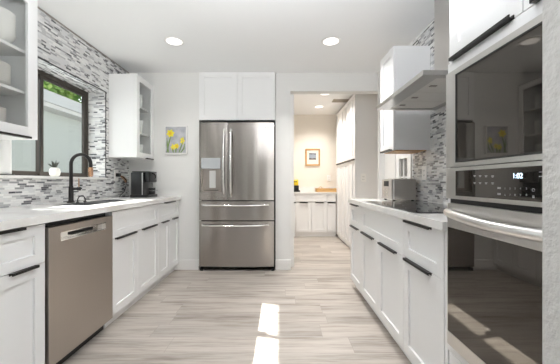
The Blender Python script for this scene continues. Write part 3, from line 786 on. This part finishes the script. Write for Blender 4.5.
# ------------------------------------------------------------------ crockery in the glass cabinets
def plate_stack(n, r, cat, label, loc, pile, bowl=False, dz=.009):
    if bowl: prof = [(0, 0), (r*.45, 0), (r*.5, .004), (r*.86, .030), (r, .060), (r*.975, .060), (r*.83, .032), (r*.45, .008), (0, .007)]
    else: prof = [(0, 0), (r*.58, 0), (r*.64, .004), (r*.97, .016), (r, .019), (r*.99, .021), (r*.62, .008), (0, .006)]
    base = B().lathe(prof, seg=36).go('bowl' if bowl else 'plate', 'china', None, True)
    for k in range(n):
        o = base if k == 0 else base.copy()
        if k: COL.objects.link(o)
        o.location = (loc[0], loc[1], loc[2]+k*dz)
        pos = 'lowest' if k == 0 else ('topmost' if k == n-1 else None)
        tag(o, label % (pos if pos else 'mid-stack'), cat, pile)
CZ = 1.362
plate_stack(9, .103, 'bowl', 'white bowl on the upper shelf of the left cabinet, %s', (-1.70, 1.715, CZ+.555), 'white bowls on the upper shelf', True, .0155)
plate_stack(11, .10, 'plate', 'white plate on the middle shelf of the left cabinet, %s', (-1.70, 1.685, CZ+.30), 'white plates on the middle shelf', False, .0105)
plate_stack(12, .092, 'plate', 'small white plate in the bottom of the left cabinet, %s', (-1.69, 1.66, CZ+.019), 'small white plates on the cabinet bottom', False, .0108)
glassw = mat('cloudy_glassware', (.74, .76, .76), .1)
g0_ = B().lathe([(0, 0), (.030, 0), (.036, .10), (.034, .10), (.028, .006), (0, .006)]).go('drinking_glass', glassw, None, True)
spots = [(-1.66, 3.30, 0, 'nearest on the bottom'), (-1.66, 3.42, 0, 'farthest on the bottom'), (-1.66, 3.30, 1, 'nearest on the middle shelf'), (-1.66, 3.42, 1, 'farthest on the middle shelf'),
         (-1.66, 3.30, 2, 'nearest on the top shelf'), (-1.66, 3.42, 2, 'farthest on the top shelf')]
for k, (x, y, s_, lab) in enumerate(spots):
    o = g0_ if k == 0 else g0_.copy()
    if k: COL.objects.link(o)
    o.location = (x, y, CZ+(.019, .301, .601)[s_]); o.scale = (1.15, 1.15, 1.5)
    tag(o, 'pale drinking glass in the corner glass cabinet, '+lab, 'drinking glass', 'glasses in the corner cabinet')

# ------------------------------------------------------------------ ceiling lights
def downlight(x, y, z, label, power, group='round recessed ceiling lights', color=(1, .965, .92)):
    t = thing('ceiling_light', label, 'ceiling light', (x, y, z), 0, group)
    B().lathe([(.072, -.004), (.092, -.0035), (.095, 0), (.072, 0), (.072, -.004)], seg=36).go('trim_ring', 'trim', t, True)
    B().cyl((0, 0, -.0035), .072, .003, 36).go('lens', 'lamp', t)
    if not power: return
    d = bpy.data.lights.new('lamp', 'AREA'); d.shape = 'DISK'; d.size = .14; d.energy = power; d.color = color; d.spread = math.radians(125)
    o = bpy.data.objects.new('lamp_light', d); COL.objects.link(o); o.parent = t; o.location = (0, 0, -.008)
downlight(-1.022, 2.80, ZC, 'round recessed ceiling light on the window side of the kitchen', 3.5, color=(1, .98, .95))
downlight(.492, 2.80, ZC, 'round recessed ceiling light on the cooktop side of the kitchen', 12, color=(1, .98, .95))
downlight(.717, 4.62, 2.5, 'nearer round recessed ceiling light in the passage', 10, color=(1, .96, .91))
downlight(.73, 5.42, 2.5, 'farther round recessed ceiling light in the passage', 10, color=(1, .96, .91))
vt = thing('ceiling_vent', 'small rectangular ceiling vent in the passage beside the pantry cabinets', 'vent', (1.06, 5.02, 2.5))
b = B(); b.box(-.15, .15, -.09, -.075, -.008, 0); b.box(-.15, .15, .075, .09, -.008, 0); b.box(-.15, -.135, -.075, .075, -.008, 0); b.box(.135, .15, -.075, .075, -.008, 0); b.go('frame', 'grille', vt)
b = B()
for k in range(7): b.box(-.135, .135, -.066+k*.021, -.058+k*.021, -.007, -.001)
b.go('louvres', 'grille', vt)

# ------------------------------------------------------------------ outside the kitchen window
struct(B().box(-30, 30, -25, 30, -.14, -.065), 'ground', mat('concrete_yard', (.45, .44, .42), .9))
# the eave of this house
struct(B().box(-2.77, -2.12, -2, 5.5, 2.357, 2.50), 'roof_eave', mat('eave_paint', (.55, .54, .52), .7))
stucco = wall_mat('pale_stucco', (.41, .44, .42), .85, .4, 60)
ga = thing('garage', 'pale stucco neighbouring garage with grey fascia outside the window', 'building', (-4.5, 0, 0))
B().box(-4.5, 0, -2, 14, -.05, 2.46).go('wall', stucco, ga)
gf = mat('grey_fascia', (.40, .41, .41), .6)
B().box(.02, .32, -2.2, 14.2, 2.54, 2.62, .004).box(.30, .335, -2.2, 14.2, 2.53, 2.72, .004).go('fascia', gf, ga)
B().box(0, .30, -2.2, 14.2, 2.455, 2.53).go('soffit', mat('soffit_paint', (.48, .48, .47), .8), ga)
B().poly([(.33, -2.2, 2.72), (.33, -2.2, 2.74), (-4.7, -2.2, 3.1), (-4.7, -2.2, 2.72)], (0, 16.4, 0)).go('roof', mat('weathered_shingle', (.42, .41, .40), .9), ga)
leafm = mat('tree_leaves', (.10, .22, .04), .6); n_ = N(leafm); g_ = n_.n('NewGeometry')
n_.col(n_.ramp(n_.noise(g_.outputs['Position'], 1.1, 3), [(.35, (.05, .13, .03)), (.55, (.15, .30, .05)), (.7, (.34, .48, .12))]))
bark = mat('tree_bark', (.16, .12, .09), .9)
def tree(label, x, y, r, h, n, seed):
    random.seed(seed); t = thing('tree', label, 'tree', (x, y, -.05), 0, 'trees behind the garage')
    B().tube([(0, 0, 0), (.05, .02, h*.35), (0, .1, h*.7)], [.20, .14, .06], 10).go('trunk', bark, t, True)
    bm = bmesh.new(); cl = [(Vector((random.gauss(0, r*.42), random.gauss(0, r*.42), h*.72+random.gauss(0, r*.35))), random.uniform(.3, .55)*r) for _ in range(16)]
    for i in range(n):
        c, cr = random.choice(cl); d = Vector((random.gauss(0, 1), random.gauss(0, 1), random.gauss(0, 1))).normalized()*cr*random.uniform(.55, 1)
        p = c+d; s = random.uniform(.10, .20); a = Vector((random.gauss(0, 1), random.gauss(0, 1), random.gauss(0, 1))).normalized(); b_ = a.orthogonal().normalized()
        q = [bm.verts.new(p+a*s), bm.verts.new(p+b_*s*.5), bm.verts.new(p-a*s), bm.verts.new(p-b_*s*.5)]; bm.faces.new(q)
    me = bpy.data.meshes.new('crown'); bm.to_mesh(me); bm.free(); me.materials.append(leafm)
    o = bpy.data.objects.new('crown', me); COL.objects.link(o); o.parent = t
tree('bushy green tree behind the garage, leftmost through the window', -11.5, 11.0, 2.5, 8.9, 9000, 1)
tree('bushy green tree behind the garage, between the other two', -13.2, 16.4, 2.5, 9.4, 9000, 2)
tree('bushy bright green tree behind the garage, rightmost through the window', -11.5, 21.8, 2.5, 9.0, 9000, 5)
